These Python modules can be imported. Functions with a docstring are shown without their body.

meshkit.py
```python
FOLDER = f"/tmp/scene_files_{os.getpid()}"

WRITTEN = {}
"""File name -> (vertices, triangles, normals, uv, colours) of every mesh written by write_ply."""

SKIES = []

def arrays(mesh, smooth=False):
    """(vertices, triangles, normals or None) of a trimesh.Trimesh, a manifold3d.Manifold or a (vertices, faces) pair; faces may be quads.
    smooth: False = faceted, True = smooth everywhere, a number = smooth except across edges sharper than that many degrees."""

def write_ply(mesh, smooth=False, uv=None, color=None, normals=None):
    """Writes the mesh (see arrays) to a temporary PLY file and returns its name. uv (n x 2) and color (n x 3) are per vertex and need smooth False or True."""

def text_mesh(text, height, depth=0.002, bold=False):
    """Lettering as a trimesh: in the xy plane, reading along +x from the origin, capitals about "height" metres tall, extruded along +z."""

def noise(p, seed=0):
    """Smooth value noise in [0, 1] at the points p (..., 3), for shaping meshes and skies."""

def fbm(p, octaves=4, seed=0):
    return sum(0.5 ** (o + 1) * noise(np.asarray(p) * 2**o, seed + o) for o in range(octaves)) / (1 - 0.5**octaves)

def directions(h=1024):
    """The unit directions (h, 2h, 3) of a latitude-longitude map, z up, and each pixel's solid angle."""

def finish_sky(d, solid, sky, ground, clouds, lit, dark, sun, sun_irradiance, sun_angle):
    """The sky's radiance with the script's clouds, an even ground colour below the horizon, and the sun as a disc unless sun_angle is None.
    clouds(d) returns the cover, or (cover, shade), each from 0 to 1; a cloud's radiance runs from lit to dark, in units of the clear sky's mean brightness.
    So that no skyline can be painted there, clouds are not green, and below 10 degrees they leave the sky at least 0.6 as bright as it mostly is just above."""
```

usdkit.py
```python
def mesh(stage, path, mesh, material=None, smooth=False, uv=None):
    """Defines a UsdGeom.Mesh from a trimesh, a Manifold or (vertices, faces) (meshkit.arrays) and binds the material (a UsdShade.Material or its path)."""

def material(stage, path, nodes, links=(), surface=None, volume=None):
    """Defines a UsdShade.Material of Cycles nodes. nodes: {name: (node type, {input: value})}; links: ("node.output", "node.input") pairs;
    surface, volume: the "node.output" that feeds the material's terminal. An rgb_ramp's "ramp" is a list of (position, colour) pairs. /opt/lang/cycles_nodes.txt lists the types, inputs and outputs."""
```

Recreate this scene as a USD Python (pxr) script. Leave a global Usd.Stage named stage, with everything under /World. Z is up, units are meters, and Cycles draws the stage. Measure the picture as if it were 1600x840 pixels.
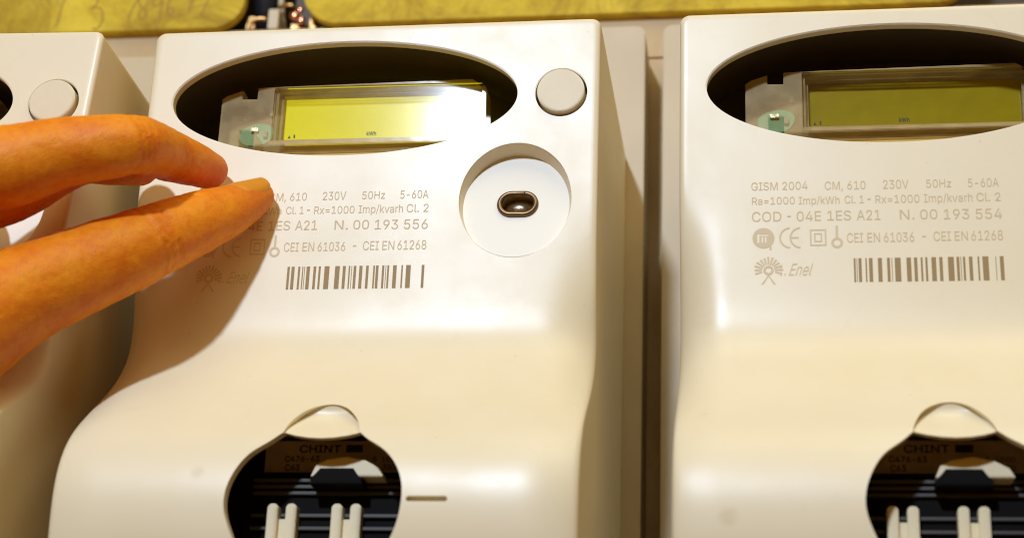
import math, numpy as np, trimesh, usdkit, meshkit
import manifold3d as m3
from manifold3d import Manifold, CrossSection
from shapely.geometry import Polygon, LineString, Point
from shapely.ops import unary_union
from shapely import affinity
from scipy.ndimage import gaussian_filter1d
from scipy.interpolate import CubicSpline, PchipInterpolator, splprep, splev
from pxr import Usd, UsdGeom, UsdLux, UsdShade, Gf, Sdf

stage = Usd.Stage.CreateInMemory()
UsdGeom.SetStageUpAxis(stage, UsdGeom.Tokens.z)
UsdGeom.SetStageMetersPerUnit(stage, 1.0)
UsdGeom.Xform.Define(stage, '/World')
rng = np.random.default_rng(7)

# ------------------------------------------------------------------ camera
# x to the right along the wall, y into the wall, z up; the face of the middle meter is the plane y = 0
CAM = np.array([0.16029196604690266, -0.40373901178624644, -0.22292667069398717])
MC = np.array([[0.9900209629110012, 0.13619302972352806, 0.03619325422644393], [-0.014388489303546156, 0.3531869468159609, -0.935442115779689], [-0.1401836808345948, 0.9255865379604143, 0.35162209312572873]])
cam = UsdGeom.Camera.Define(stage, '/World/camera')
g = Gf.Matrix4d(1.0)
for i, r in enumerate((MC[0], -MC[1], -MC[2], CAM)):
    g.SetRow(i, Gf.Vec4d(float(r[0]), float(r[1]), float(r[2]), 1.0 if i == 3 else 0.0))
cam.AddTransformOp().Set(g)
cam.CreateHorizontalApertureAttr(36.0)
cam.CreateVerticalApertureAttr(36.0 * 537 / 1024)
cam.CreateFocalLengthAttr(36.0 * 2754.747 / 1600)
cam.CreateClippingRangeAttr(Gf.Vec2f(0.01, 20.0))
cam.CreateFStopAttr(13.0)
cam.CreateFocusDistanceAttr(0.455)
cam.CreateExposureAttr(0.08)

# ------------------------------------------------------------------ light
LAMP = (-0.082, -1.12, 0.505)
lamp = UsdLux.SphereLight.Define(stage, '/World/lamp_light')
lamp.CreateRadiusAttr(0.038)
lamp.CreateNormalizeAttr(False)
lamp.CreateIntensityAttr(835.0)
lamp.CreateColorAttr(Gf.Vec3f(0.70, 0.835, 1.06))
lamp.AddTranslateOp().Set(Gf.Vec3d(*LAMP))
# unseen warm light overhead, placed to light the cover shoulders and shaded flanks
lamp2 = UsdLux.RectLight.Define(stage, '/World/unseen_ceiling_light')
lamp2.CreateWidthAttr(1.3)
lamp2.CreateHeightAttr(0.9)
lamp2.CreateIntensityAttr(2.4)
lamp2.CreateColorAttr(Gf.Vec3f(1.0, 0.86, 0.52))
lamp2.AddTranslateOp().Set(Gf.Vec3d(0.52, -0.62, 0.95))
# even dim warm light from unseen surroundings, tinting the shaded parts
dome = UsdLux.DomeLight.Define(stage, '/World/room_light')
AMB = ((1.0, 0.42, 0.015), 0.14)
rm = usdkit.material(stage, '/World/Looks/room_glow', {"b": ("background_shader", {"color": AMB[0], "strength": AMB[1]})}, [], surface="b.background")
UsdShade.MaterialBindingAPI.Apply(dome.GetPrim()).Bind(rm)

# ------------------------------------------------------------------ helpers
taken = {}
def numbered(parent, name):
    k = taken.get((parent, name), 0)
    taken[(parent, name)] = k + 1
    return f'{parent}/{name}' + (f'_{k:03d}' if k else '')

def data(p, label=None, cat=None, group=None, kind=None):
    for k, v in (('label', label), ('category', cat), ('group', group), ('kind', kind)):
        if v:
            p.SetCustomDataByKey(k, v)

def obj(name, mesh, mat, parent='/World', smooth=False, **d):
    path = numbered(parent, name)
    usdkit.mesh(stage, path, mesh, mat, smooth=smooth)
    data(stage.GetPrimAtPath(path), **d)
    return path

def thing(name, loc=(0, 0, 0), rot=None, **d):
    path = numbered('/World', name)
    x = UsdGeom.Xform.Define(stage, path)
    x.AddTranslateOp().Set(Gf.Vec3d(*loc))
    if rot is not None:
        x.AddOrientOp(UsdGeom.XformOp.PrecisionDouble).Set(Gf.Quatd(*rot))
    data(x.GetPrim(), **d)
    return path

def tm(m):
    if isinstance(m, trimesh.Trimesh):
        return m
    a = m.to_mesh()
    return trimesh.Trimesh(a.vert_properties[:, :3], a.tri_verts, process=False)

def cs(poly):
    polys = getattr(poly, 'geoms', [poly])
    rings = []
    for p in polys:
        rings.append(np.asarray(p.exterior.coords)[:-1])
        rings += [np.asarray(i.coords)[:-1] for i in p.interiors]
    return CrossSection(rings, m3.FillRule.EvenOdd)

def ext(poly, y0, y1, scale_back=None):
    """extrude an outline drawn in (x, z) along the depth axis, from y0 (front) to y1 (back)"""
    if isinstance(poly, (list, np.ndarray)):
        poly = Polygon(poly)
    m = Manifold.extrude(cs(poly), y1 - y0)
    return m.rotate([90, 0, 0]).translate([0, y1, 0])

def tapered(poly, y0, y1, d0, d1, n=6):
    """like ext, with the outline offset by d0 at y0 and d1 at y1 (round chamfers, draft)"""
    parts = []
    for k in range(n):
        a, b = k / n, (k + 1) / n
        parts.append(ext(poly.buffer(d0 + (d1 - d0) * (a + b) / 2), y0 + (y1 - y0) * a, y0 + (y1 - y0) * b))
    out = parts[0]
    for p in parts[1:]:
        out = out + p
    return out

def bevel_plate(poly, y0, y1, r=0.0006, n=3):
    """a plate whose front edge (at y0) is rounded with radius r"""
    out = ext(poly, y0 + r, y1)
    for k in range(n):
        a0, a1 = math.pi / 2 * k / n, math.pi / 2 * (k + 1) / n
        h0, h1 = r * (1 - math.sin(a1)), r * (1 - math.sin(a0))
        ins = r * (1 - math.cos((a0 + a1) / 2))
        out = out + ext(poly.buffer(-ins), y0 + h0, y0 + h1 + (1e-5 if k == 0 else 0))
    return out

def rrect(x0, z0, x1, z1, r, seg=6):
    return Polygon([(x0 + r, z0 + r), (x1 - r, z0 + r), (x1 - r, z1 - r), (x0 + r, z1 - r)]).buffer(r, quad_segs=seg)

def ellipse(cx, cz, a, b, n=96):
    t = np.arange(n) * 2 * math.pi / n
    return Polygon(np.c_[cx + a * np.cos(t), cz + b * np.sin(t)])

def box(x0, x1, y0, y1, z0, z1):
    return Manifold.cube([x1 - x0, y1 - y0, z1 - z0]).translate([x0, y0, z0])

def spline(pts, n=160):
    p = np.array(pts + [pts[0]])
    t, _ = splprep(p.T, s=0, per=1)
    return Polygon(np.array(splev(np.linspace(0, 1, n, endpoint=False), t)).T)

def tube(points, r, sides=14, caps=True, n=None):
    p = np.asarray(points, float)
    if n:
        t, _ = splprep(p.T, s=0, k=min(3, len(p) - 1))
        p = np.array(splev(np.linspace(0, 1, n), t)).T
    r = np.broadcast_to(r, len(p))
    t = np.gradient(p, axis=0)
    t /= np.linalg.norm(t, axis=1, keepdims=True)
    a = np.cross(t[0], [0.3, 1, 0.2]); a /= np.linalg.norm(a)
    v = []
    for i in range(len(p)):
        a = a - t[i] * (a @ t[i]); a /= np.linalg.norm(a)
        b = np.cross(t[i], a)
        th = np.arange(sides) * 2 * math.pi / sides
        v.append(p[i] + r[i] * (np.cos(th)[:, None] * a + np.sin(th)[:, None] * b))
    v = np.vstack(v + [p[:1], p[-1:]])
    f = []
    for i in range(len(p) - 1):
        for j in range(sides):
            k = (j + 1) % sides
            q = [i * sides + j, i * sides + k, (i + 1) * sides + k, (i + 1) * sides + j]
            f += [[q[0], q[1], q[2]], [q[0], q[2], q[3]]]
    n0, n1 = len(v) - 2, len(v) - 1
    for j in range(sides):
        k = (j + 1) % sides
        f += [[n0, k, j], [n1, (len(p) - 1) * sides + j, (len(p) - 1) * sides + k]]
    return trimesh.Trimesh(v, f, process=False)

def lettering(text, x0, x1, ztop, zbase, y, bold=False, depth=0.00025, proud=0.00006, shear=0.0):
    """flat print facing the viewer (towards -y), its box given in (x, z)"""
    m = meshkit.text_mesh(text, 0.01, depth=0.01, bold=bold)
    v = np.array(m.vertices)
    cap = meshkit.text_mesh('E', 0.01, depth=0.01, bold=bold).bounds[1][1]
    sx = (x1 - x0) / (v[:, 0].max() - v[:, 0].min())
    X = x0 + (v[:, 0] - v[:, 0].min()) * sx
    Z = zbase + v[:, 1] * (ztop - zbase) / cap
    X = X + shear * (Z - zbase)
    Y = y - proud + (1 - v[:, 2] / 0.01) * depth
    return trimesh.Trimesh(np.c_[X, Y, Z], m.faces, process=False)

def flat(poly, y, depth=0.00025, proud=0.00006):
    return tm(ext(poly, y - proud, y - proud + depth))

def cat(*ms):
    return trimesh.util.concatenate([tm(m) for m in ms])

# ------------------------------------------------------------------ materials
def mat(name, color, rough=0.5, bump=None, vary=None, **kw):
    """principled, with optional fine relief bump=(scale, strength, distance) and tone variation vary=(scale, other colour, amount)"""
    n = {"p": ("principled_bsdf", {"base_color": color, "roughness": rough, **kw}), "g": ("geometry", {})}
    c = []
    if vary:
        n["v"] = ("noise_texture", {"scale": vary[0], "detail": 4.0, "roughness": 0.6})
        n["r"] = ("rgb_ramp", {"ramp": [(0.35, color), (0.35 + 0.35 / max(vary[2], 1e-3) * 0.5 if vary[2] > 1 else 0.75, vary[1])]})
        c += [("g.position", "v.vector"), ("v.fac", "r.fac"), ("r.color", "p.base_color")]
    if bump:
        n["b"] = ("noise_texture", {"scale": bump[0], "detail": 3.0})
        n["k"] = ("bump", {"strength": bump[1], "distance": bump[2]})
        c += [("g.position", "b.vector"), ("b.fac", "k.height"), ("k.normal", "p.normal")]
    return usdkit.material(stage, '/World/Looks/' + name, n, c, surface="p.BSDF")

def housing_material():
    """cream ABS: fine moulded grain, faint yellowing, and two small grubby smudges on the lower covers"""
    base, warm, dirt = (0.85, 0.755, 0.52), (0.82, 0.71, 0.46), (0.56, 0.40, 0.19)
    n = {"g": ("geometry", {}), "p": ("principled_bsdf", {"roughness": 0.38, "specular_ior_level": 0.62}),
         "v": ("noise_texture", {"scale": 30.0, "detail": 5.0, "roughness": 0.65}),
         "r": ("rgb_ramp", {"ramp": [(0.35, base), (0.75, warm)]}),
         "b": ("noise_texture", {"scale": 2600.0, "detail": 2.0}), "k": ("bump", {"strength": 0.05, "distance": 0.0002}),
         "w": ("noise_texture", {"scale": 420.0, "detail": 3.0}), "vs": ("voronoi_texture", {"scale": 130.0, "randomness": 1.0}), "vq": ("map_range", {"from_min": 0.055, "from_max": 0.02, "to_min": 0.0, "to_max": 0.30, "clamp": True}), "xd": ("mix_color", {"b": (0.50, 0.38, 0.22)}), "sm": ("noise_texture", {"scale": 75.0, "detail": 6.0, "roughness": 0.8, "distortion": 1.2}), "sq": ("map_range", {"from_min": 0.56, "from_max": 0.78, "to_min": 0.0, "to_max": 0.16, "clamp": True}), "xm": ("mix_color", {"b": (0.62, 0.50, 0.29)}),
         "vr": ("map_range", {"from_min": 0.3, "from_max": 0.7, "to_min": 0.34, "to_max": 0.43})}
    c = [("g.position", "v.vector"), ("v.fac", "r.fac"), ("g.position", "b.vector"), ("b.fac", "k.height"), ("k.normal", "p.normal"),
         ("v.fac", "vr.value"), ("vr.result", "p.roughness"), ("g.position", "w.vector")]
    c += [("g.position", "vs.vector"), ("vs.distance", "vq.value"), ("vq.result", "xd.fac"), ("r.color", "xd.a"), ("g.position", "sm.vector"), ("sm.fac", "sq.value"), ("sq.result", "xm.fac"), ("xd.result", "xm.a")]
    last = "xm.result"
    for i, (pt, rad) in enumerate((((0.0342, -0.0307, -0.1289), 0.0024), ((0.1525, -0.0313, -0.1384), 0.0030))):
        n[f"d{i}"] = ("vector_math", {"math_type": "distance", "vector2": pt})
        n[f"q{i}"] = ("map_range", {"range_type": "smoothstep", "from_min": rad, "from_max": rad * 0.15, "to_min": 0.0, "to_max": 0.62, "clamp": True})
        n[f"m{i}"] = ("math", {"math_type": "multiply"})
        n[f"x{i}"] = ("mix_color", {"b": dirt})
        c += [("g.position", f"d{i}.vector1"), (f"d{i}.value", f"q{i}.value"), (f"q{i}.result", f"m{i}.value1"), ("w.fac", f"m{i}.value2"), (f"m{i}.value", f"x{i}.fac"), (last, f"x{i}.a")]
        last = f"x{i}.result"
    c.append((last, "p.base_color"))
    return usdkit.material(stage, '/World/Looks/cream_housing', n, c, surface="p.BSDF")

def skin_material():
    """blotchy warm skin, redder at the finger tips and over the knuckles, with pores and fine furrows in relief"""
    n = {"g": ("geometry", {}), "p": ("principled_bsdf", {"roughness": 0.50, "specular_ior_level": 0.30, "subsurface_weight": 0.12, "subsurface_radius": (1.0, 0.25, 0.08), "subsurface_scale": 0.002}),
         "v": ("noise_texture", {"scale": 120.0, "detail": 7.0, "roughness": 0.65}), "w": ("noise_texture", {"scale": 620.0, "detail": 3.0}),
         "r": ("rgb_ramp", {"ramp": [(0.28, (0.74, 0.165, 0.004)), (0.50, (0.85, 0.260, 0.007)), (0.74, (0.89, 0.345, 0.013))]}),
         "sp": ("map_range", {"from_min": 0.45, "from_max": 0.75, "to_min": 0.0, "to_max": 0.35, "clamp": True}), "xs": ("mix_color", {"b": (0.62, 0.135, 0.006)}),
         "b1": ("noise_texture", {"scale": 800.0, "detail": 5.0, "roughness": 0.65}),
         "b2": ("voronoi_texture", {"scale": 1300.0, "feature": "distance_to_edge"}),
         "ad": ("math", {"math_type": "add"}), "k": ("bump", {"strength": 0.30, "distance": 0.0004})}
    c = [("g.position", "v.vector"), ("v.fac", "r.fac"), ("g.position", "w.vector"), ("w.fac", "sp.value"), ("sp.result", "xs.fac"), ("r.color", "xs.a"), ("g.position", "b1.vector"), ("g.position", "b2.vector"),
         ("b1.fac", "ad.value1"), ("b2.distance", "ad.value2"), ("ad.value", "k.height"), ("k.normal", "p.normal")]
    last = "xs.result"
    for i, (pt, rad, amt) in enumerate((((0.0330, -0.0050, -0.0520), 0.015, 0.45), ((0.0215, -0.0070, -0.0455), 0.016, 0.45), ((0.0070, -0.0420, -0.0430), 0.010, 0.35), ((0.0110, -0.0250, -0.0690), 0.012, 0.35))):
        n[f"d{i}"] = ("vector_math", {"math_type": "distance", "vector2": pt})
        n[f"q{i}"] = ("map_range", {"range_type": "smoothstep", "from_min": rad, "from_max": rad * 0.25, "to_min": 0.0, "to_max": amt, "clamp": True})
        n[f"x{i}"] = ("mix_color", {"b": (0.78, 0.180, 0.012)})
        c += [("g.position", f"d{i}.vector1"), (f"d{i}.value", f"q{i}.value"), (f"q{i}.result", f"x{i}.fac"), (last, f"x{i}.a")]
        last = f"x{i}.result"
    c.append((last, "p.base_color"))
    return usdkit.material(stage, '/World/Looks/skin', n, c, surface="p.BSDF")

def board_material():
    """ochre painted chipboard with brush streaks and grime"""
    n = {"g": ("geometry", {}), "p": ("principled_bsdf", {"roughness": 0.6, "specular_ior_level": 0.15}),
         "mp": ("mapping", {"scale": (0.55, 1.0, 1.0)}), "s": ("noise_texture", {"scale": 34.0, "detail": 7.0, "roughness": 0.78, "distortion": 0.8}), "sr": ("map_range", {"from_min": 0.44, "from_max": 0.70, "to_min": 0.0, "to_max": 0.85, "clamp": True}), "x": ("mix_color", {"b": (0.27, 0.14, 0.012)}),
         "v": ("noise_texture", {"scale": 60.0, "detail": 7.0, "roughness": 0.7}),
         "r": ("rgb_ramp", {"ramp": [(0.28, (0.42, 0.25, 0.018)), (0.5, (0.68, 0.49, 0.035)), (0.72, (0.80, 0.61, 0.06))]}),
         "b": ("noise_texture", {"scale": 700.0, "detail": 5.0}), "k": ("bump", {"strength": 0.35, "distance": 0.0006})}
    c = [("g.position", "mp.vector"), ("mp.vector", "v.vector"), ("v.fac", "r.fac"), ("r.color", "x.a"), ("g.position", "s.vector"), ("s.fac", "sr.value"), ("sr.result", "x.fac"), ("x.result", "p.base_color"), ("g.position", "b.vector"), ("b.fac", "k.height"), ("k.normal", "p.normal")]
    return usdkit.material(stage, '/World/Looks/ochre_board', n, c, surface="p.BSDF")

HOUSING = housing_material()
SKIN = skin_material()
BOARD = board_material()
BEIGE = mat('beige_plastic', (0.58, 0.47, 0.29), 0.5, bump=(1500.0, 0.08, 0.0003), vary=(40.0, (0.53, 0.42, 0.25), 1))
PANEL = mat('beige_panel', (0.60, 0.44, 0.22), 0.6, bump=(900.0, 0.2, 0.0004), vary=(60.0, (0.50, 0.34, 0.15), 1))
WALL = mat('dark_wall', (0.10, 0.075, 0.05), 0.85, bump=(120.0, 0.5, 0.002), vary=(30.0, (0.15, 0.11, 0.075), 1))
BLACK = mat('black_plastic', (0.075, 0.052, 0.028), 0.55, bump=(900.0, 0.15, 0.0003))
BREAKER = mat('black_breaker', (0.006, 0.005, 0.004), 0.65, bump=(700.0, 0.15, 0.0003), specular_ior_level=0.08)
BUTTON = mat('button_plastic', (0.78, 0.68, 0.46), 0.5, bump=(1800.0, 0.1, 0.0002), vary=(120.0, (0.74, 0.63, 0.40), 1))
PORT = mat('port_plastic', (0.90, 0.86, 0.72), 0.42, bump=(2200.0, 0.06, 0.0002))
INK = mat('print_grey', (0.65, 0.51, 0.29), 0.6)
INK_PALE = mat('print_pale', (0.68, 0.56, 0.34), 0.6)
INK_DARK = mat('barcode_ink', (0.33, 0.215, 0.075), 0.6)
METAL = mat('bronze_metal', (0.20, 0.13, 0.07), 0.38, metallic=0.85, bump=(600.0, 0.2, 0.0003))
STEEL = mat('worn_steel', (0.62, 0.52, 0.36), 0.3, metallic=1.0, bump=(700.0, 0.3, 0.0004))
BRASS = mat('brass', (0.70, 0.42, 0.16), 0.32, metallic=1.0, bump=(500.0, 0.3, 0.0005))
COPPER = mat('copper', (0.85, 0.42, 0.24), 0.25, metallic=1.0)
CABLE = mat('black_cable', (0.012, 0.013, 0.022), 0.45)
PALE_WIRE = mat('beige_wire', (0.62, 0.52, 0.34), 0.5)
PENCIL = mat('pencil', (0.36, 0.21, 0.02), 0.7)
LEDGE = mat('display_ledge', (0.78, 0.50, 0.08), 0.5)
RIDGE = mat('grey_ridge', (0.06, 0.052, 0.038), 0.45)
STICKER = mat('breaker_sticker', (0.46, 0.34, 0.25), 0.6, vary=(200.0, (0.36, 0.26, 0.19), 1))
CREAM = mat('cream_plastic', (0.86, 0.74, 0.46), 0.4, bump=(900.0, 0.08, 0.0003))
STICKER_INK = mat('sticker_ink', (0.008, 0.007, 0.006), 0.6)
LCD_INK = mat('lcd_ink', (0.03, 0.035, 0.02), 0.5)
TAN = mat('board_tan', (0.42, 0.33, 0.16), 0.5, vary=(400.0, (0.34, 0.25, 0.11), 1))
GREEN = mat('circuit_green', (0.22, 0.72, 0.34), 0.4, vary=(500.0, (0.45, 0.75, 0.42), 1))
NAIL = mat('nail', (0.86, 0.30, 0.018), 0.30, bump=(300.0, 0.05, 0.0003), subsurface_weight=0.2, subsurface_scale=0.002, subsurface_radius=(1.0, 0.3, 0.1))
CLEAR = usdkit.material(stage, '/World/Looks/clear_bezel', {"t": ("transparent_bsdf", {"color": (0.93, 0.90, 0.80)}), "p": ("principled_bsdf", {"base_color": (0.92, 0.70, 0.34), "roughness": 0.14, "specular_ior_level": 0.8}),
    "g": ("geometry", {}), "v": ("noise_texture", {"scale": 140.0, "detail": 2.0}), "r": ("map_range", {"from_min": 0.3, "from_max": 0.7, "to_min": 0.26, "to_max": 0.46, "clamp": True}), "m": ("mix_closure", {}), "b": ("bump", {"strength": 0.06, "distance": 0.0006})},
    [("g.position", "v.vector"), ("v.fac", "r.value"), ("r.result", "m.fac"), ("t.BSDF", "m.closure1"), ("p.BSDF", "m.closure2"), ("v.fac", "b.height"), ("b.normal", "p.normal")], surface="m.closure")

GLASS = usdkit.material(stage, '/World/Looks/clear_pane', {"t": ("transparent_bsdf", {"color": (0.96, 0.95, 0.90)}), "g": ("glossy_bsdf", {"roughness": 0.09, "color": (1.0, 1.0, 1.0)}), "f": ("fresnel", {"IOR": 1.36}), "m": ("mix_closure", {})},
                        [("f.fac", "m.fac"), ("t.BSDF", "m.closure1"), ("g.BSDF", "m.closure2")], surface="m.closure")
def lcd_material(name, color, emit, tail=None):
    n = {"g": ("geometry", {}), "p": ("principled_bsdf", {"base_color": color, "roughness": 0.5, "specular_ior_level": 0.05, "coat_weight": 0.25, "coat_roughness": 0.17, "emission_color": (0.78, 0.70, 0.01), "emission_strength": emit}),
         "v": ("noise_texture", {"scale": 260.0, "detail": 4.0}), "r": ("rgb_ramp", {"ramp": [(0.3, color), (0.8, tuple(x * 0.86 for x in color))]})}
    c = [("g.position", "v.vector"), ("v.fac", "r.fac"), ("r.color", "p.base_color")]
    return usdkit.material(stage, '/World/Looks/' + name, n, c, surface="p.BSDF")
LCD_LIT = lcd_material('lcd_lit', (0.42, 0.37, 0.004), 0.62)
LCD_OFF = lcd_material('lcd_unlit', (0.42, 0.32, 0.008), 0.0)

# ------------------------------------------------------------------ wall, panel, boards
obj('wall', tm(box(-0.9, 1.0, 0.165, 0.20, -0.8, 0.6)), WALL, kind='structure')
pan = thing('mounting_panel', (0, 0, 0), label='beige mounting panel behind the white meters, with a dark horizontal joint', cat='panel')
obj('lower_panel', tm(bevel_plate(rrect(-0.45, -0.60, 0.50, 0.0431, 0.001), 0.107, 0.112, 0.0004)), PANEL, pan)
obj('upper_strip', tm(bevel_plate(rrect(-0.45, 0.0437, 0.50, 0.0586, 0.0005), 0.107, 0.112, 0.0003)), PANEL, pan)

def board(x0, x1, zb, zt, rl, rr):
    pts = [(x0, zt), (x0, zb + rl)]
    if rl:
        pts += [(x0 + rl * (1 - math.cos(a)), zb + rl * (1 - math.sin(a))) for a in np.linspace(0, math.pi / 2, 14)[1:]]
    if rr:
        pts += [(x1 - rr * (1 - math.sin(a)), zb + rr * (1 - math.cos(a))) for a in np.linspace(0, math.pi / 2, 14)]
    else:
        pts += [(x1, zb)]
    pts += [(x1, zt)]
    return Polygon(pts).buffer(0)
bl = thing('wooden_board', (0, 0, 0), label='ochre painted wooden board with pencil writing above the left meter', cat='board', group='ochre boards above the meters')
obj('plank', tm(bevel_plate(board(-0.45, -0.0114, 0.0581, 0.30, 0, 0.0107), 0.1036, 0.1069, 0.0005)), BOARD, bl)
br = thing('wooden_board', (0, 0, 0), label='plain ochre painted wooden board above the middle and right meters', cat='board', group='ochre boards above the meters')
obj('plank', tm(bevel_plate(board(0.0088, 0.2276, 0.0583, 0.30, 0.0127, 0.0107), 0.1036, 0.1069, 0.0005)), BOARD, br)
strokes = [[(-0.0737, 0.0706), (-0.0737, 0.0686), (-0.0743, 0.0662), (-0.0747, 0.0625), (-0.0757, 0.0584)],
           [(-0.0643, 0.0702), (-0.0622, 0.0692), (-0.0622, 0.0662), (-0.0638, 0.0648), (-0.0616, 0.0652), (-0.0595, 0.0632), (-0.0592, 0.0602), (-0.0604, 0.0573), (-0.0622, 0.0570)],
           [(-0.0510, 0.0690), (-0.0474, 0.0692), (-0.0489, 0.0647), (-0.0497, 0.0618), (-0.0501, 0.0594)],
           [(-0.0440, 0.0685), (-0.0459, 0.0690), (-0.0472, 0.0672), (-0.0462, 0.0652), (-0.0447, 0.0636), (-0.0436, 0.0616), (-0.0447, 0.0599), (-0.0464, 0.0607), (-0.0464, 0.0626), (-0.0440, 0.0655), (-0.0436, 0.0672)],
           [(-0.0393, 0.0683), (-0.0415, 0.0686), (-0.0422, 0.0664), (-0.0410, 0.0648), (-0.0394, 0.0660), (-0.0389, 0.0672), (-0.0389, 0.0638), (-0.0391, 0.0599), (-0.0400, 0.0566)],
           [(-0.0350, 0.0690), (-0.0362, 0.0667), (-0.0368, 0.0640), (-0.0365, 0.0618), (-0.0355, 0.0612), (-0.0345, 0.0627), (-0.0352, 0.0640), (-0.0365, 0.0630)],
           [(-0.0284, 0.0678), (-0.0286, 0.0650), (-0.0290, 0.0620)],
           [(-0.0250, 0.0676), (-0.0230, 0.0678), (-0.0236, 0.0640), (-0.0243, 0.0598)]]
for s in strokes:
    p = np.array([CAM[0], CAM[2]]) + (np.array(s) - np.array([CAM[0], CAM[2]])) * (0.1036 - CAM[1]) / (0.0995 - CAM[1])
    t, _ = splprep(p.T, s=0, k=min(3, len(p) - 1))
    ln = LineString(np.array(splev(np.linspace(0, 1, 30), t)).T)
    obj('pencil_stroke', flat(ln.buffer(0.00030, quad_segs=3), 0.1036, proud=0.00004), PENCIL, bl)

# terminals and cables in the gap between the boards
tb = thing('terminal_block', (0, 0, 0), label='dark terminal block with brass clamps in the gap between the ochre boards', cat='terminal block')
obj('base', tm(box(-0.020, 0.022, 0.118, 0.150, 0.040, 0.0612) + box(-0.0060, 0.0075, 0.118, 0.135, 0.0612, 0.0655)), BREAKER, tb)
for (x, z, w, h, d) in ((-0.0108, 0.0606, 0.0030, 0.0050, 0.110), (-0.0026, 0.0600, 0.0036, 0.0076, 0.109), (0.0108, 0.0606, 0.0022, 0.0044, 0.111)):
    m = tm(bevel_plate(rrect(x - w / 2, z, x + w / 2, z + h, 0.0006), d, d + 0.007, 0.0004))
    obj('brass_clamp', m, PALE_WIRE if x == -0.0026 else BRASS, tb)
obj('brass_bridge', tube([(-0.0018, 0.111, 0.0684), (0.0010, 0.1095, 0.0690), (0.0040, 0.1095, 0.0688)], 0.0007, n=10), BRASS, tb, smooth=True)
obj('brass_bridge', tube([(-0.0105, 0.110, 0.0600), (-0.0098, 0.1095, 0.0634), (-0.0080, 0.1095, 0.0642), (-0.0052, 0.110, 0.0640)], 0.0007, n=14), BRASS, tb, smooth=True)
for (x, z, r) in ((0.0042, 0.0655, 0.0017), (0.0060, 0.0676, 0.0013), (0.0067, 0.0636, 0.0016)):
    s = trimesh.creation.icosphere(3, r); s.apply_scale([1, 0.6, 1]); s.apply_translation([x, 0.1105, z])
    obj('terminal_screw', s, COPPER, tb, smooth=True)
obj('brass_clamp', tm(bevel_plate(rrect(0.0028, 0.058, 0.0080, 0.0640, 0.0008), 0.1125, 0.118, 0.0005)), BRASS, tb)
obj('cable', tube([(-0.0078, 0.128, 0.064), (-0.0078, 0.118, 0.0685), (-0.0072, 0.114, 0.075), (-0.0085, 0.116, 0.095), (-0.012, 0.12, 0.15), (-0.010, 0.13, 0.25)], 0.0042, n=40, sides=20), CABLE,
    smooth=True, label='thick black cable running up from the terminal block between the boards', cat='cable')
obj('wire', tube([(-0.0012, 0.122, 0.062), (-0.0013, 0.1135, 0.0690), (-0.0016, 0.113, 0.075), (0.001, 0.118, 0.10), (0.004, 0.125, 0.2)], 0.0011, n=30, sides=12), PALE_WIRE,
    smooth=True, label='thin beige wire beside the black cable in the gap between the boards', cat='wire')
obj('back_plate', tm(bevel_plate(rrect(0.0010, 0.0668, 0.0200, 0.15, 0.0010), 0.122, 0.126, 0.0005)), mat('umber_plate', (0.13, 0.085, 0.055), 0.6), label='brown plate standing behind the brass clamps between the boards', cat='plate')

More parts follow.
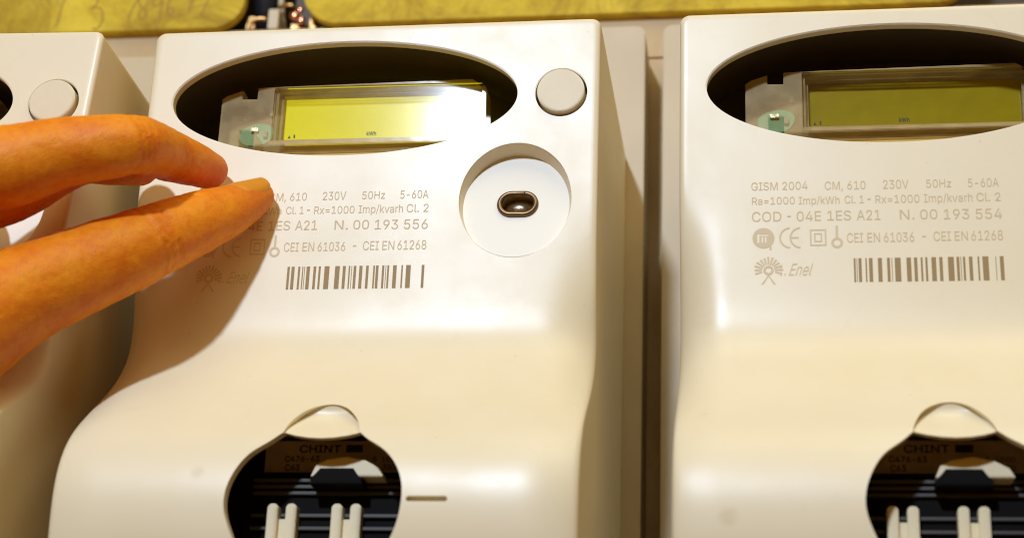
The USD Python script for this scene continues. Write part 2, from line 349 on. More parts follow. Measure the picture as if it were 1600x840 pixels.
# ------------------------------------------------------------------ the meter: outlines and the shape of its cover
W, HGT, DEP = 0.12, 0.19, 0.084
_z = -np.array([0, .06, .075, .0845, .09, .095, .10, .1096, .118, .126, .134, .142, .155, .17, .19])
_y = np.array([0, 0, 0, -.0003, -.0016, -.0045, -.0088, -.0185, -.0262, -.0300, -.0314, -.0311, -.0283, -.022, -.010])
YC = PchipInterpolator(_z[::-1], _y[::-1])
EL = PchipInterpolator(-np.array([0, .047, .060, .070, .080, .090, .098, .110, .119, .126, .14, .19])[::-1], np.array([0, 0, .002, .005, .0075, .0082, .0080, .005, .002, .0012, .0015, .0015])[::-1])
ER = PchipInterpolator(-np.array([0, .055, .074, .085, .095, .1035, .1134, .125, .14, .19])[::-1], np.array([0, 0, .002, .0055, .0072, .0068, .0025, .0035, .0038, .0038])[::-1])
def softened(curve, sigma):
    z = np.linspace(-0.20, 0.02, 1101)
    return CubicSpline(z, gaussian_filter1d(curve(np.clip(z, -0.19, 0)), sigma / (z[1] - z[0]), mode='nearest'))
YC, EL, ER = softened(YC, 0.0030), softened(EL, 0.004), softened(ER, 0.004)
CORNER, EDGE = 0.0026, 0.0013

def cover_y(x, z):
    """depth of the cover's front at (x, z): flat on top, a waist that falls away at both sides, then the bulging terminal cover"""
    x, z = np.asarray(x, float), np.clip(np.asarray(z, float), -HGT, 0)
    y = YC(z) + EL(z) * np.clip(1 - x / 0.0125, 0, 1) ** 2.8 + ER(z) * np.clip(1 - (W - x) / 0.0160, 0, 1) ** 2.8
    cx, cz = np.minimum(x, W - x), np.minimum(-z, HGT + z)
    d = np.where((cx < CORNER) & (cz < CORNER), CORNER - np.hypot(CORNER - cx, CORNER - cz), np.minimum(cx, cz))
    d = np.clip(d, 0, EDGE)
    return y + EDGE - np.sqrt(np.clip(EDGE ** 2 - (EDGE - d) ** 2, 0, None))

def field(off, xs, zs, back):
    """solid between the front surface moved by off(x, z) and the plane y = back"""
    X, Z = np.meshgrid(xs, zs, indexing='ij')
    Y = cover_y(X, Z) + off(X, Z)
    nx, nz = X.shape
    fr = np.stack([X, Y, Z], -1).reshape(-1, 3)
    bk = np.stack([X, np.full_like(X, back), Z], -1).reshape(-1, 3)
    i, j = np.meshgrid(np.arange(nx - 1), np.arange(nz - 1), indexing='ij')
    a = (i * nz + j).ravel(); b = ((i + 1) * nz + j).ravel(); c = ((i + 1) * nz + j + 1).ravel(); d = (i * nz + j + 1).ravel()
    N = nx * nz
    f = [np.c_[a, b, c], np.c_[a, c, d], np.c_[a, c, b] + N, np.c_[a, d, c] + N]
    rim = list(np.arange(nx) * nz) + list((nx - 1) * nz + np.arange(1, nz)) + list((np.arange(nx - 1)[::-1]) * nz + nz - 1) + list(np.arange(1, nz - 1)[::-1])
    rim = np.array(rim); nxt = np.roll(rim, -1)
    f += [np.c_[rim, rim + N, nxt + N], np.c_[rim, nxt + N, nxt]]
    t = trimesh.Trimesh(np.vstack([fr, bk]), np.vstack(f), process=False)
    if t.volume < 0:
        t.invert()
    return Manifold(m3.Mesh(vert_properties=np.asarray(t.vertices, np.float32), tri_verts=np.asarray(t.faces, np.uint32)))

near = np.array([0, .00015, .0004, .0008, .0014, .0022, .0032, .0045, .006])
xs = np.r_[near, np.linspace(.0075, W - .0075, 74), (W - near)[::-1]]
zs = np.r_[near[:-1], np.linspace(.006, HGT - .003, 150), HGT - .0015, HGT] * -1
zero = lambda x, z: 0 * x
OVAL = ellipse(0.0528, -0.0212, 0.0460, 0.0163, 144)
PORT_O = ellipse(0.0992, -0.0509, 0.0143, 0.0156, 96)
OPENING = spline([(0.0521, -0.1183), (0.0500, -0.1203), (0.0457, -0.1238), (0.0428, -0.1281), (0.0412, -0.1330), (0.0412, -0.1372), (0.0424, -0.1410), (0.0455, -0.1470), (0.0520, -0.1525), (0.0612, -0.1545),
                  (0.0700, -0.1525), (0.0765, -0.1475), (0.0798, -0.1420), (0.0812, -0.1360), (0.0810, -0.1310), (0.0788, -0.1260), (0.0752, -0.1223), (0.0712, -0.1196), (0.0696, -0.1182), (0.0609, -0.1170)])
TAB = spline([(0.0520, -0.1200), (0.0523, -0.1168), (0.0532, -0.1146), (0.0548, -0.1122), (0.0571, -0.1105), (0.0604, -0.1096), (0.0642, -0.1104), (0.0671, -0.1130), (0.0686, -0.1152), (0.0695, -0.1176), (0.0697, -0.1200), (0.0609, -0.1206)])
LIP = Polygon([(0.050, -0.1179), (0.0520, -0.1183), (0.0548, -0.1192), (0.0580, -0.1198), (0.0609, -0.1200), (0.0640, -0.1198), (0.0670, -0.1192), (0.0696, -0.1183), (0.072, -0.1179), (0.072, -0.105), (0.050, -0.105)])
NOTCH = TAB.intersection(LIP)

def chamfered(poly, y0, y1, c):
    return ext(poly, y0, y1) + ext(poly.buffer(c * 0.75), y0, c * 0.35) + ext(poly.buffer(c * 0.35), y0, c * 0.75)

solid = field(zero, xs, zs, DEP) ^ ext(rrect(0, -HGT, W, 0, CORNER), -0.06, 0.2)
# display window: rim 2.6 mm thick, a wider cavity behind it
solid = solid - chamfered(OVAL, -0.01, 0.027, 0.0004) - ext(OVAL.buffer(0.0034), 0.0026, 0.0275)
solid = solid - chamfered(ellipse(0.1101, -0.0214, 0.0067, 0.0067, 64), -0.01, 0.006, 0.0003)
# optical port: a conical hole with a floor tilted upward, flush at its lower edge
PT = 0.0050 / 0.0310
def half_above(off):   # everything in front of the tilted floor plane y = PT * (z + 0.0665) + off
    z0, z1 = -0.0705, -0.030
    q = Polygon([(z0, -0.05), (z1, -0.05), (z1, PT * (z1 + 0.0665) + off), (z0, PT * (z0 + 0.0665) + off)])
    m = Manifold.extrude(cs(q), 0.06)            # drawn in (z, y)
    v = m.to_mesh()
    p = np.asarray(v.vert_properties[:, :3], float)
    t = trimesh.Trimesh(np.c_[p[:, 2] + 0.07, p[:, 1], p[:, 0]], v.tri_verts, process=False)
    if t.volume < 0:
        t.invert()
    return Manifold(m3.Mesh(vert_properties=np.asarray(t.vertices, np.float32), tri_verts=np.asarray(t.faces, np.uint32)))
cone = ext(PORT_O, -0.02, 0.0004) + Manifold.batch_hull([ext(PORT_O, 0.0002, 0.0003), ext(PORT_O.buffer(-0.0020), 0.0062, 0.0063)])
port_cut = cone ^ half_above(0.0008)
solid = solid - port_cut
slot_c = (0.0996, -0.0512)
STAD = lambda a, b: LineString([(slot_c[0] - (a - b), slot_c[1]), (slot_c[0] + (a - b), slot_c[1])]).buffer(b, quad_segs=12)
solid = solid - ext(STAD(0.0049, 0.0033), 0.0, 0.0105)
# opening of the terminal cover, with a cavity behind a 2.8 mm shell
OPEN_ALL = unary_union([OPENING, TAB])
cav_x, cav_z = np.linspace(.033, .090, 40), -np.linspace(.1135, .170, 40)
cavity = field(lambda x, z: 0 * x + 0.0028, cav_x, cav_z, 0.055)
solid = solid - ext(OPEN_ALL, -0.05, 0.03) - cavity
# the slim slot to the right of the opening
solid = solid - ext(rrect(0.0823, -0.1354, 0.0915, -0.1342, 0.0005), -0.05, -0.0290)
COVER = tm(solid)

nx_, nz_ = np.linspace(.050, .072, 50), -np.linspace(.108, .1215, 40)
def scoop(x, z):
    u = np.clip((x - 0.0609) / 0.0098, -1, 1)
    w = np.clip((z + 0.1202) / 0.0106, 0, 1)
    return 0.0004 + 0.0030 * np.sin(math.pi * w ** 1.5) * (1 - 0.6 * u ** 2)
tab_solid = (field(scoop, nx_, nz_, 0.0) ^ ext(NOTCH.buffer(-0.0001), -0.05, 0.0)) - field(lambda x, z: scoop(x, z) + 0.0022, nx_, nz_, 0.02)
TABM = tm(tab_solid)
# port floor disc, set in the hole
disc = (cone.translate([0, 0, 0]) ^ ext(PORT_O.buffer(-0.0002), -0.02, 0.03) ^ half_above(0.0007)) - half_above(0.0001)
disc = disc - ext(STAD(0.0049, 0.0033), 0.0, 0.0105)
DISC = tm(disc)

SCREW = trimesh.creation.icosphere(4, 1.0); SCREW.apply_scale([0.0044, 0.0042, 0.0030]); SCREW.apply_translation([slot_c[0], 0.0088, slot_c[1]])
def port_slot_ring(a, b, r, lift):
    t = np.linspace(0, 2 * math.pi, 49)[:-1]
    ring = np.array(STAD(a, b).exterior.coords)[:-1]
    p = np.c_[ring[:, 0], PT * (ring[:, 1] + 0.0665) + lift, ring[:, 1]]
    p = np.vstack([p, p[:1]])
    return tube(p, r, sides=12)

CUP = ext(OVAL.buffer(0.0032), 0.00275, 0.0270) - ext(OVAL.buffer(0.0019), 0.0, 0.0257)
inner = OVAL.buffer(0.0017)
# the display module: clear bezel with two notches, stepped window
MOD = Polygon([(0.0164, -0.0294), (0.0164, -0.0151), (0.0177, -0.0141), (0.0221, -0.0126), (0.0221, -0.0152), (0.0262, -0.0153), (0.0262, -0.0120), (0.0300, -0.0118), (0.0848, -0.0111), (0.0886, -0.0135), (0.0891, -0.0290), (0.0262, -0.0294), (0.0262, -0.0247), (0.0222, -0.0247), (0.0222, -0.0294)])
WIN = rrect(0.0326, -0.0258, 0.0864, -0.0128, 0.0004)
bez = bevel_plate(MOD, 0.0110, 0.0195, 0.0006) - ext(rrect(0.0309, -0.0279, 0.0877, -0.0121, 0.0005), 0.009, 0.0128) - ext(rrect(0.0318, -0.0269, 0.0871, -0.01245, 0.0004), 0.009, 0.0150) - ext(WIN, 0.010, 0.03)
BEZEL = tm(bez)
LCD = tm(ext(WIN.buffer(-0.00005), 0.0172, 0.0192))
PANE = tm(ext(rrect(0.0310, -0.02785, 0.08765, -0.01215, 0.0004), 0.0116, 0.0122))
LEDGEM = tm(bevel_plate(rrect(0.010, -0.045, 0.096, -0.0297, 0.0006), 0.0142, 0.0254, 0.0005) ^ ext(OVAL.buffer(0.0015), 0.0, 0.03))

LINES = [
    ("GISM 2004", 0.01772, 0.03142, -0.04769, -0.04982), ("CM, 610", 0.03557, 0.04541, -0.04787, -0.05002), ("230V", 0.04961, 0.0557, -0.04776, -0.05006), ("50Hz", 0.0599, 0.06584, -0.04788, -0.04998), ("5-60A", 0.06981, 0.07705, -0.04783, -0.05005),
    ("Ra=1000", 0.01783, 0.02824, -0.0517, -0.05363), ("Imp/kWh", 0.02917, 0.03904, -0.05177, -0.05372), ("Cl. 1", 0.04028, 0.04488, -0.0517, -0.05373), ("-", 0.0457, 0.0465, -0.0517, -0.05373), ("Rx=1000", 0.04763, 0.05814, -0.05176, -0.05382), ("Imp/kvarh", 0.05921, 0.07069, -0.05169, -0.05382), ("Cl. 2", 0.07161, 0.07725, -0.05165, -0.05382),
    ("COD", 0.01778, 0.02491, -0.05558, -0.05812), ("-", 0.0263, 0.02723, -0.05561, -0.05814), ("04E", 0.02862, 0.03446, -0.05562, -0.05815), ("1ES", 0.036, 0.04167, -0.0556, -0.05813), ("A21", 0.04305, 0.04869, -0.05558, -0.05818), ("N.", 0.05326, 0.05674, -0.05568, -0.0582), ("00", 0.05811, 0.06218, -0.05571, -0.05821), ("193", 0.06369, 0.0697, -0.05576, -0.05834), ("SERIAL", 0.07121, 0.07734, -0.05578, -0.05841),
    ("CEI", 0.04055, 0.04438, -0.06155, -0.06397), ("EN", 0.04536, 0.04839, -0.06155, -0.06396), ("61036", 0.0493, 0.05646, -0.06158, -0.06399), ("-", 0.0584, 0.0593, -0.06153, -0.06393), ("CEI", 0.06101, 0.06506, -0.06152, -0.06392), ("EN", 0.06597, 0.06906, -0.06152, -0.06392), ("61268", 0.06986, 0.07723, -0.06147, -0.06394)]
ROWS = [LINES[0:5], LINES[5:12], LINES[12:21], LINES[21:]]
BARS = {'556': [(125, 148), (165, 195), (230, 250), (270, 280), (290, 296), (312, 345), (380, 405), (430, 450), (487, 535), (590, 635), (665, 693), (722, 735), (748, 754), (770, 795), (825, 855), (890, 915), (960, 975), (985, 1010), (1045, 1065), (1078, 1084), (1095, 1112), (1150, 1185), (1230, 1245), (1275, 1320), (1425, 1450)],
        '554': [(85, 102), (112, 118), (130, 158), (195, 208), (228, 262), (312, 350), (398, 425), (440, 446), (470, 525), (580, 622), (650, 680), (712, 730), (755, 775), (812, 855), (885, 915), (965, 1020), (1045, 1070), (1082, 1088), (1105, 1125), (1160, 1192), (1240, 1255), (1285, 1340), (1405, 1411), (1445, 1480)],
        '552': [(100, 120), (140, 165), (190, 200), (235, 270), (300, 340), (380, 400), (440, 490), (540, 560), (600, 640), (680, 700), (730, 760), (800, 840), (890, 910), (950, 1000), (1040, 1060), (1100, 1130), (1180, 1200), (1250, 1300), (1350, 1365), (1440, 1480)]}

def ring_poly(cx, cz, r, w):
    return Point(cx, cz).buffer(r, quad_segs=12).difference(Point(cx, cz).buffer(r - w, quad_segs=12))

def marks():
    """row of conformity marks and the sun emblem with its word"""
    out = []
    c = Point(0.0205, -0.0625).buffer(0.00265, quad_segs=12)
    c = c.difference(rrect(0.0190, -0.0637, 0.0195, -0.0613, 0.0001)).difference(rrect(0.0200, -0.0637, 0.0204, -0.0620, 0.0001)).difference(rrect(0.0208, -0.0637, 0.0212, -0.0620, 0.0001)).difference(rrect(0.0192, -0.0619, 0.0217, -0.0615, 0.0001))
    out.append(('quality_mark', unary_union([c, rrect(0.0219, -0.0656, 0.0224, -0.0643, 0.0001)])))
    def arc(cx, cz, r, w, a0, a1):
        t = np.radians(np.linspace(a0, a1, 24))
        return LineString(np.c_[cx + r * np.cos(t), cz + r * np.sin(t)]).buffer(w / 2, cap_style=2)
    ce = unary_union([arc(0.0271, -0.0625, 0.0026, 0.00042, 95, 265), arc(0.0296, -0.0625, 0.0026, 0.00042, 95, 265), LineString([(0.0271, -0.0625), (0.0290, -0.0625)]).buffer(0.0002, cap_style=2)])
    out.append(('conformity_mark', ce))
    sq = rrect(0.0317, -0.0647, 0.0356, -0.0604, 0.0001)
    sq = unary_union([sq.difference(sq.buffer(-0.00035)), sq.buffer(-0.0010).difference(sq.buffer(-0.00132))])
    out.append(('insulation_mark', sq))
    out.append(('test_mark', unary_union([ring_poly(0.03815, -0.0640, 0.0014, 0.0006), LineString([(0.03815, -0.0595), (0.03815, -0.0627)]).buffer(0.00027, cap_style=2)])))
    sx, sz = 0.0216, -0.0709
    rays = [ring_poly(sx, sz, 0.00125, 0.0006)]
    for a in np.arange(-15, 200, 17.5):
        ca, sa = math.cos(math.radians(a)), math.sin(math.radians(a))
        r0, r1 = (0.0016, 0.0033) if int(a) % 2 else (0.0015, 0.0035)
        rays.append(Polygon([(sx + ca * r0 - sa * 0.00018, sz + sa * r0 + ca * 0.00018), (sx + ca * r0 + sa * 0.00018, sz + sa * r0 - ca * 0.00018), (sx + ca * r1 + sa * 0.00027, sz + sa * r1 - ca * 0.00027), (sx + ca * r1 - sa * 0.00027, sz + sa * r1 + ca * 0.00027)]))
    for d in (-1, 1):
        rays.append(Polygon([(sx - 0.00015, sz - 0.0013), (sx + 0.00015, sz - 0.0013), (sx + d * 0.0015 + 0.0002, sz - 0.0036), (sx + d * 0.0015 - 0.0003, sz - 0.0036)]))
    out.append(('sun_emblem', unary_union(rays)))
    return out
MARKS = [(n, flat(p, 0.0)) for n, p in marks()]
EMBLEM = cat(lettering('Enel', 0.02640, 0.03160, -0.0692, -0.0723, 0.0, shear=0.32), flat(Point(0.0246, -0.0702).buffer(0.0002), 0.0), flat(Point(0.0246, -0.0721).buffer(0.0002), 0.0), flat(Point(0.0255, -0.0720).buffer(0.0002), 0.0))

# the shapes that every meter shares are defined once and referenced
SHARED = '/World/Looks/meter_shapes'
def button_mesh():
    p = ellipse(0.1101, -0.0214, 0.0061, 0.0061, 64)
    return tm(bevel_plate(p, -0.0013, 0.0058, 0.0007, 5))

def meter(loc, rot, serial, base_x, lit, label, back=0.107):
    m = thing('electricity_meter', loc, rot, label=label, cat='electricity meter', group='white electricity meters in a row')
    obj('cover', COVER, HOUSING, m, smooth=32)
    obj('base', tm(bevel_plate(rrect(base_x[0], -0.21, base_x[1], 0.0430, 0.003), DEP + 0.0002, back - 0.0002, 0.0008)), BEIGE, m, smooth=40)
    obj('display_recess', tm(CUP), BLACK, m, smooth=40)
    obj('display_ledge', LEDGEM, LEDGE, m)
    b = obj('display_bezel', BEZEL, CLEAR, m, smooth=30)
    pcb = obj('circuit_board', tm(ext(rrect(0.0168, -0.0285, 0.0310, -0.0160, 0.0004), 0.0198, 0.0206)), TAN, m)
    obj('solder_mask', tm(ext(spline([(0.0195, -0.0215), (0.0225, -0.0192), (0.0262, -0.0188), (0.0290, -0.0205), (0.0278, -0.0240), (0.0235, -0.0252), (0.0205, -0.0245)], 40), 0.0194, 0.0199)), GREEN, pcb)
    for cx, cz, cw, ch in ((0.0238, -0.0208, 0.0022, 0.0011), (0.0269, -0.0222, 0.0012, 0.0018), (0.0206, -0.0176, 0.0014, 0.0009), (0.0283, -0.0160, 0.0010, 0.0016)):
        obj('component', tm(bevel_plate(rrect(cx - cw / 2, cz - ch / 2, cx + cw / 2, cz + ch / 2, 0.0001), 0.0184, 0.0199, 0.0002)), STEEL if cw > 0.0013 else PALE_WIRE, pcb)
    s = obj('display_screen', LCD, LCD_LIT if lit else LCD_OFF, m, label='yellow-green screen, lit' if lit else 'dull olive screen, unlit')
    obj('display_pane', PANE, GLASS, m)
    obj('display_text', cat(lettering('kWh', 0.0556, 0.0582, -0.0229, -0.0241, 0.0172, bold=True), flat(Polygon([(0.0338, -0.0244), (0.0346, -0.0244), (0.0342, -0.0234)]), 0.0172), flat(rrect(0.0354, -0.0244, 0.0358, -0.0233, 0.00005), 0.0172)), LCD_INK, s)
    obj('button', button_mesh(), BUTTON, m, smooth=40)
    p = obj('optical_port', DISC, PORT, m, smooth=40)
    obj('slot_rim', port_slot_ring(0.0046, 0.0030, 0.0007, -0.0002), METAL, p, smooth=True)
    obj('slot_screw', SCREW, STEEL, p, smooth=True)
    obj('finger_tab', TABM, HOUSING, m, smooth=40)
    for row in ROWS:
        obj('printed_line', cat(*[lettering(serial if t == 'SERIAL' else t, a, c, zt, zb if t != '-' else zb, 0.0) for t, a, c, zt, zb in row if t != '-'],
                                *[flat(rrect(a, (zt + zb) / 2 - 0.00018, c, (zt + zb) / 2 + 0.00018, 0.00005), 0.0) for t, a, c, zt, zb in row if t == '-']), INK, m)
    for n, q in MARKS:
        obj(n, q, INK_PALE, m)
    obj('emblem_word', EMBLEM, INK_PALE, m)
    bars = BARS[serial]
    lo, hi = bars[0][0], bars[-1][1]
    sc = (0.07704 - 0.04194) / (hi - lo)
    obj('barcode', cat(*[flat(rrect(0.04194 + (a - lo) * sc, -0.0742, 0.04194 + (c - lo) * sc, -0.0681, 0.00002), 0.0) for a, c in bars]), INK_DARK, m)
    return m

def forward(poly, y, y_ref=-0.0085):
    k = (y - CAM[1]) / (y_ref - CAM[1])
    return affinity.affine_transform(poly, [k, 0, 0, k, CAM_AXIS[0] * (1 - k), CAM_AXIS[1] * (1 - k)])
CAM_AXIS = (0.125, -0.223)

def breaker(loc, label):
    b = thing('circuit_breaker', loc, label=label, cat='circuit breaker', group='breakers behind the round openings')
    body = ext(rrect(0.0345, -0.1685, 0.0885, -0.1155, 0.001), -0.0082, 0.050) + bevel_plate(rrect(0.0400, -0.1600, 0.0860, -0.1240, 0.0006), -0.0118, -0.0080, 0.0005)
    obj('body', tm(body), BREAKER, b)
    for z in (-0.1262, -0.1277, -0.1292, -0.1345, -0.1375, -0.1420):
        obj('ridge', tm(bevel_plate(rrect(0.0420, z - 0.00045, 0.0850, z + 0.00035, 0.0002), -0.0130, -0.0110, 0.0003)), RIDGE, b)
    st = obj('label_sticker', tm(ext(rrect(0.0430, -0.1236, 0.0800, -0.1156, 0.0003), -0.00835, -0.0081)), STICKER, b)
    obj('sticker_text', cat(lettering('CHINT', 0.0512, 0.0612, -0.1166, -0.1184, -0.00835, bold=True), flat(rrect(0.0625, -0.1184, 0.0665, -0.1166, 0.0001), -0.00835),
                            lettering('C476-63', 0.0478, 0.0562, -0.1192, -0.1206, -0.00835, bold=True), lettering('C63', 0.0480, 0.0515, -0.1213, -0.1228, -0.00835, bold=True),
                            lettering('6', 0.0690, 0.0700, -0.1192, -0.1206, -0.00835, bold=True), lettering('1000', 0.0712, 0.0755, -0.1194, -0.1206, -0.00835), lettering('4', 0.0690, 0.0702, -0.1212, -0.1226, -0.00835, bold=True), lettering('3000', 0.0715, 0.0755, -0.1213, -0.1225, -0.00835)), STICKER_INK, st)
    arch = Polygon([(0.0556, -0.1239), (0.0566, -0.1216), (0.0590, -0.1204), (0.0636, -0.1197), (0.0680, -0.1205), (0.0712, -0.1222), (0.0722, -0.1239)])
    obj('toggle_window', tm(bevel_plate(forward(arch, -0.0185).buffer(0.0003), -0.0185, -0.0080, 0.0006)), CREAM, b, smooth=40)
    tg = Polygon([(0.0553, -0.1262), (0.0553, -0.1246), (0.0560, -0.1240), (0.0575, -0.1222), (0.0655, -0.1222), (0.0668, -0.1240), (0.0677, -0.1246), (0.0677, -0.1262)])
    obj('toggle', tm(bevel_plate(forward(tg, -0.0185), -0.0190, -0.0078, 0.0008)), BREAKER, b, smooth=40)
    for x in (0.0499, 0.0651):
        for d in (-1, 1):
            q = rrect(x + d * 0.0022 - 0.00125, -0.152, x + d * 0.0022 + 0.00125, -0.1322, 0.0011)
            obj('guide_rib', tm(bevel_plate(q, -0.0155, -0.0100, 0.0010, 4)), CREAM, b, smooth=40)
        obj('guide_web', tm(ext(rrect(x - 0.00095, -0.152, x + 0.00095, -0.1356, 0.0003), -0.0136, -0.0100)), CREAM, b)
    return b

from scipy.spatial.transform import Rotation as Rn
def L_pose():
    r = Rn.from_euler('yxz', [0.0321, -0.0618, -0.0193])
    q = r.as_quat()
    t = np.array([0.12 - 0.1274, -0.0172, -0.0083]) - r.apply([0.12, 0, 0])
    return tuple(t), (q[3], q[0], q[1], q[2])
DX = 0.14034
meter((0, 0, 0), None, '556', (0.0005, 0.1255), True, 'white electricity meter with lit yellow screen, touched by the hand')
breaker((0, 0, 0), 'black circuit breaker seen through the opening of the meter with the lit yellow screen')
meter((DX, 0, 0), None, '554', (-0.0093, 0.1255), False, 'white electricity meter with dull olive screen, standing to the right of the lit one')
breaker((DX, 0, 0), 'black circuit breaker inside the meter with the dull olive screen')
lt, lr = L_pose()
meter(lt, lr, '552', (0.0, 0.1258), False, 'white electricity meter behind the fingers, cut off by the photo edge and slightly crooked', back=0.122)

# ------------------------------------------------------------------ the hand
def chain(pts, rad):
    out = None
    for (a, ra), (b, rb) in zip(list(zip(pts, rad))[:-1], list(zip(pts, rad))[1:]):
        h = Manifold.batch_hull([Manifold.sphere(ra, 36).translate(list(map(float, a))), Manifold.sphere(rb, 36).translate(list(map(float, b)))])
        out = h if out is None else out + h
    return out
def smooth_path(pts, rad, n=26):
    p = np.array(pts); s = np.r_[0, np.cumsum(np.linalg.norm(np.diff(p, axis=0), axis=1))]
    t = np.linspace(0, s[-1], n)
    return np.c_[[PchipInterpolator(s, p[:, k])(t) for k in range(3)]].T, PchipInterpolator(s, rad)(t)

thumb_j = [(0.0339, -0.005, -0.0508), (0.0304, -0.009, -0.0552), (0.0221, -0.018, -0.0636), (0.0147, -0.025, -0.0708), (0.0027, -0.031, -0.0793), (-0.0096, -0.037, -0.0879), (-0.0257, -0.045, -0.1017), (-0.0382, -0.053, -0.1132), (-0.0552, -0.054, -0.109)]
thumb_r = [0.0042, 0.0058, 0.0079, 0.0090, 0.0103, 0.0115, 0.0160, 0.0195, 0.0180]  # thumb base, out of view, thickened to shade the left meter
index_j = [(0.0212, -0.0070, -0.0441), (0.0190, -0.0150, -0.0457), (0.0165, -0.0250, -0.0479), (0.0140, -0.0420, -0.0528), (-0.0004, -0.0470, -0.0567), (-0.0136, -0.0510, -0.0621), (-0.0276, -0.0540, -0.0640)]
index_r = [0.0047, 0.0056, 0.0064, 0.0071, 0.0082, 0.0098, 0.0108]
mid_j = [(0.0045, -0.0130, -0.0446), (0.0016, -0.0210, -0.0471), (-0.0034, -0.0290, -0.0498), (-0.0089, -0.0340, -0.0550), (-0.0145, -0.0380, -0.0610), (-0.0213, -0.0430, -0.0653), (-0.0317, -0.0480, -0.0659)]
mid_r = [0.0056, 0.0062, 0.0066, 0.0072, 0.0078, 0.0086, 0.0098]
ring_j = [(-0.0370, -0.0470, -0.0790), (-0.0330, -0.0385, -0.0735), (-0.0310, -0.0300, -0.0660), (-0.0370, -0.0275, -0.0600), (-0.0490, -0.0310, -0.0590)]
ring_r = [0.0058, 0.0066, 0.0074, 0.0080, 0.0094]
pinky_j = [(-0.0440, -0.0450, -0.0830), (-0.0415, -0.0370, -0.0780), (-0.0420, -0.0290, -0.0710), (-0.0480, -0.0250, -0.0640), (-0.0580, -0.0270, -0.0620)]
pinky_r = [0.0050, 0.0056, 0.0064, 0.0070, 0.0084]
hand = None
for j, r in ((thumb_j, thumb_r), (index_j, index_r), (mid_j, mid_r), (ring_j, ring_r), (pinky_j, pinky_r)):
    p, q = smooth_path(j, r)
    c = chain(p, q)
    hand = c if hand is None else hand + c
S = lambda p, r: Manifold.sphere(r, 36).translate(list(map(float, p)))
unseen_palm = Manifold.batch_hull([S(index_j[-1], .0115), S(mid_j[-1], .0105), S(ring_j[-1], .0100), S(pinky_j[-1], .0090), S((-0.092, -0.046, -0.088), .017), S((-0.088, -0.036, -0.078), .014), S((-0.066, -0.045, -0.105), .0165), S((-0.0299, -0.052, -0.0841), .017), S((-0.0394, -0.056, -0.0977), .020)])  # palm out of view, broadened to cast shade on the left meter
wrist = Manifold.batch_hull([S((-0.092, -0.046, -0.088), .018), S((-0.088, -0.036, -0.078), .016), S((-0.150, -0.062, -0.118), .021), S((-0.150, -0.055, -0.108), .021)])
arm = Manifold.batch_hull([S((-0.150, -0.062, -0.118), .021), S((-0.150, -0.055, -0.108), .021), S((-0.280, -0.14, -0.20), .030), S((-0.280, -0.13, -0.19), .030)])
hand = (hand + unseen_palm + wrist + arm).refine_to_length(0.0009)
hm = tm(hand); hm.merge_vertices(digits_vertex=7)
hm = trimesh.smoothing.filter_taubin(hm, lamb=0.5, nu=0.52, iterations=70)
v = np.array(hm.vertices); nrm = np.array(hm.vertex_normals)
bump = (meshkit.fbm(v * 260, 3, seed=3) - 0.5) * 0.00045 + (meshkit.fbm(v * np.array([900, 900, 900]), 3, seed=5) - 0.5) * 0.00016
def crease(p, axis, width, depth):
    d = (v - np.array(p)) @ (np.array(axis) / np.linalg.norm(axis))
    d = d + (meshkit.fbm(v * 420, 2, seed=9) - 0.5) * 0.0016
    return -depth * np.exp(-(d / width) ** 2) * (np.linalg.norm(v - np.array(p), axis=1) < 0.014)
for k in (-0.0016, 0.0, 0.0017):
    ax = np.array(index_j[2]) - np.array(index_j[4]); ax = ax / np.linalg.norm(ax)
    bump += crease(np.array(index_j[3]) + ax * k, ax, 0.00045, 0.00042)
    ax = np.array(thumb_j[1]) - np.array(thumb_j[3]); ax = ax / np.linalg.norm(ax)
    bump += crease(np.array(thumb_j[3]) + ax * k * 1.3, ax, 0.0005, 0.00040)
    ax = np.array(index_j[0]) - np.array(index_j[2]); ax = ax / np.linalg.norm(ax)
    bump += crease(np.array(index_j[2]) + ax * k, ax, 0.00045, 0.00034)
hm = trimesh.Trimesh(v + nrm * bump[:, None], hm.faces, process=False)
H = thing('person', (0, 0, 0), label='bare hand reaching in from the left, thumb and forefinger on the middle meter', cat='person')
obj('hand', hm, SKIN, H, smooth=True)

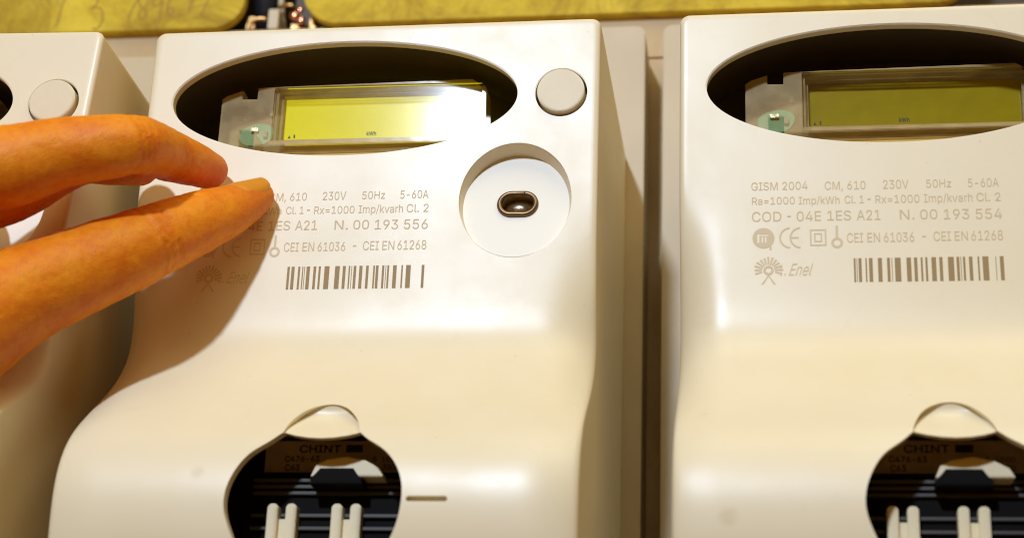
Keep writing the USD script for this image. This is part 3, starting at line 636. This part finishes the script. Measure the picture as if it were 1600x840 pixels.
def nail(tip, back, up, r_tip, r_back, width, length, lift=0.0003):
    """a thin curved plate lying on the finger: axis from back to tip, up = the way the nail faces"""
    tip, back, up = map(np.array, (tip, back, up))
    ax = tip - back; ax = ax / np.linalg.norm(ax)
    up = up - ax * (up @ ax); up = up / np.linalg.norm(up)
    sd = np.cross(ax, up)
    nu, nv = 18, 15
    P = np.zeros((nu, nv, 3))
    for i, s in enumerate(np.linspace(0, 1, nu)):
        base = tip - ax * length * (1 - s) + ax * r_tip * 0.55
        k = np.clip(((tip - base) @ ax) / max(np.linalg.norm(tip - back), 1e-6), -1, 1)
        r = r_tip + (r_back - r_tip) * max(k, 0)
        half = width * math.sqrt(max(0.0004, 1 - (1 - min(1, s / 0.38)) ** 2)) * (1 - max(0, (s - 0.8) / 0.2) ** 2 * 0.30)
        for j, w in enumerate(np.linspace(-1, 1, nv)):
            a = w * half
            rr = r + lift * (min(1, s / 0.3) * 1.15 - 0.45) * (1 - 0.95 * abs(w) ** 3) - max(0, -k) * r_tip * 0.8
            P[i, j] = base + (up * math.cos(a) + sd * math.sin(a)) * rr
    top = P.reshape(-1, 3)
    bot = (P - up * 0.0006).reshape(-1, 3)
    i, j = np.meshgrid(np.arange(nu - 1), np.arange(nv - 1), indexing='ij')
    a = (i * nv + j).ravel(); b = ((i + 1) * nv + j).ravel(); c = ((i + 1) * nv + j + 1).ravel(); d = (i * nv + j + 1).ravel()
    N = nu * nv
    f = [np.c_[a, b, c], np.c_[a, c, d], np.c_[a, c, b] + N, np.c_[a, d, c] + N]
    rim = np.array(list(np.arange(nu) * nv) + list((nu - 1) * nv + np.arange(1, nv)) + list((np.arange(nu - 1)[::-1]) * nv + nv - 1) + list(np.arange(1, nv - 1)[::-1])); nx = np.roll(rim, -1)
    f += [np.c_[rim, rim + N, nx + N], np.c_[rim, nx + N, nx]]
    t = trimesh.Trimesh(np.vstack([top, bot]), np.vstack(f), process=False)
    if t.volume < 0:
        t.invert()
    return t
obj('thumbnail', nail(thumb_j[0], thumb_j[2], (-0.10, -0.90, 0.50), 0.0044, 0.0080, 0.95, 0.0115, 0.0005), NAIL, H, smooth=50)
obj('fingernail', nail(index_j[0], index_j[2], (0.62, 0.05, 0.80), 0.0042, 0.0063, 0.85, 0.0100), NAIL, H, smooth=50)
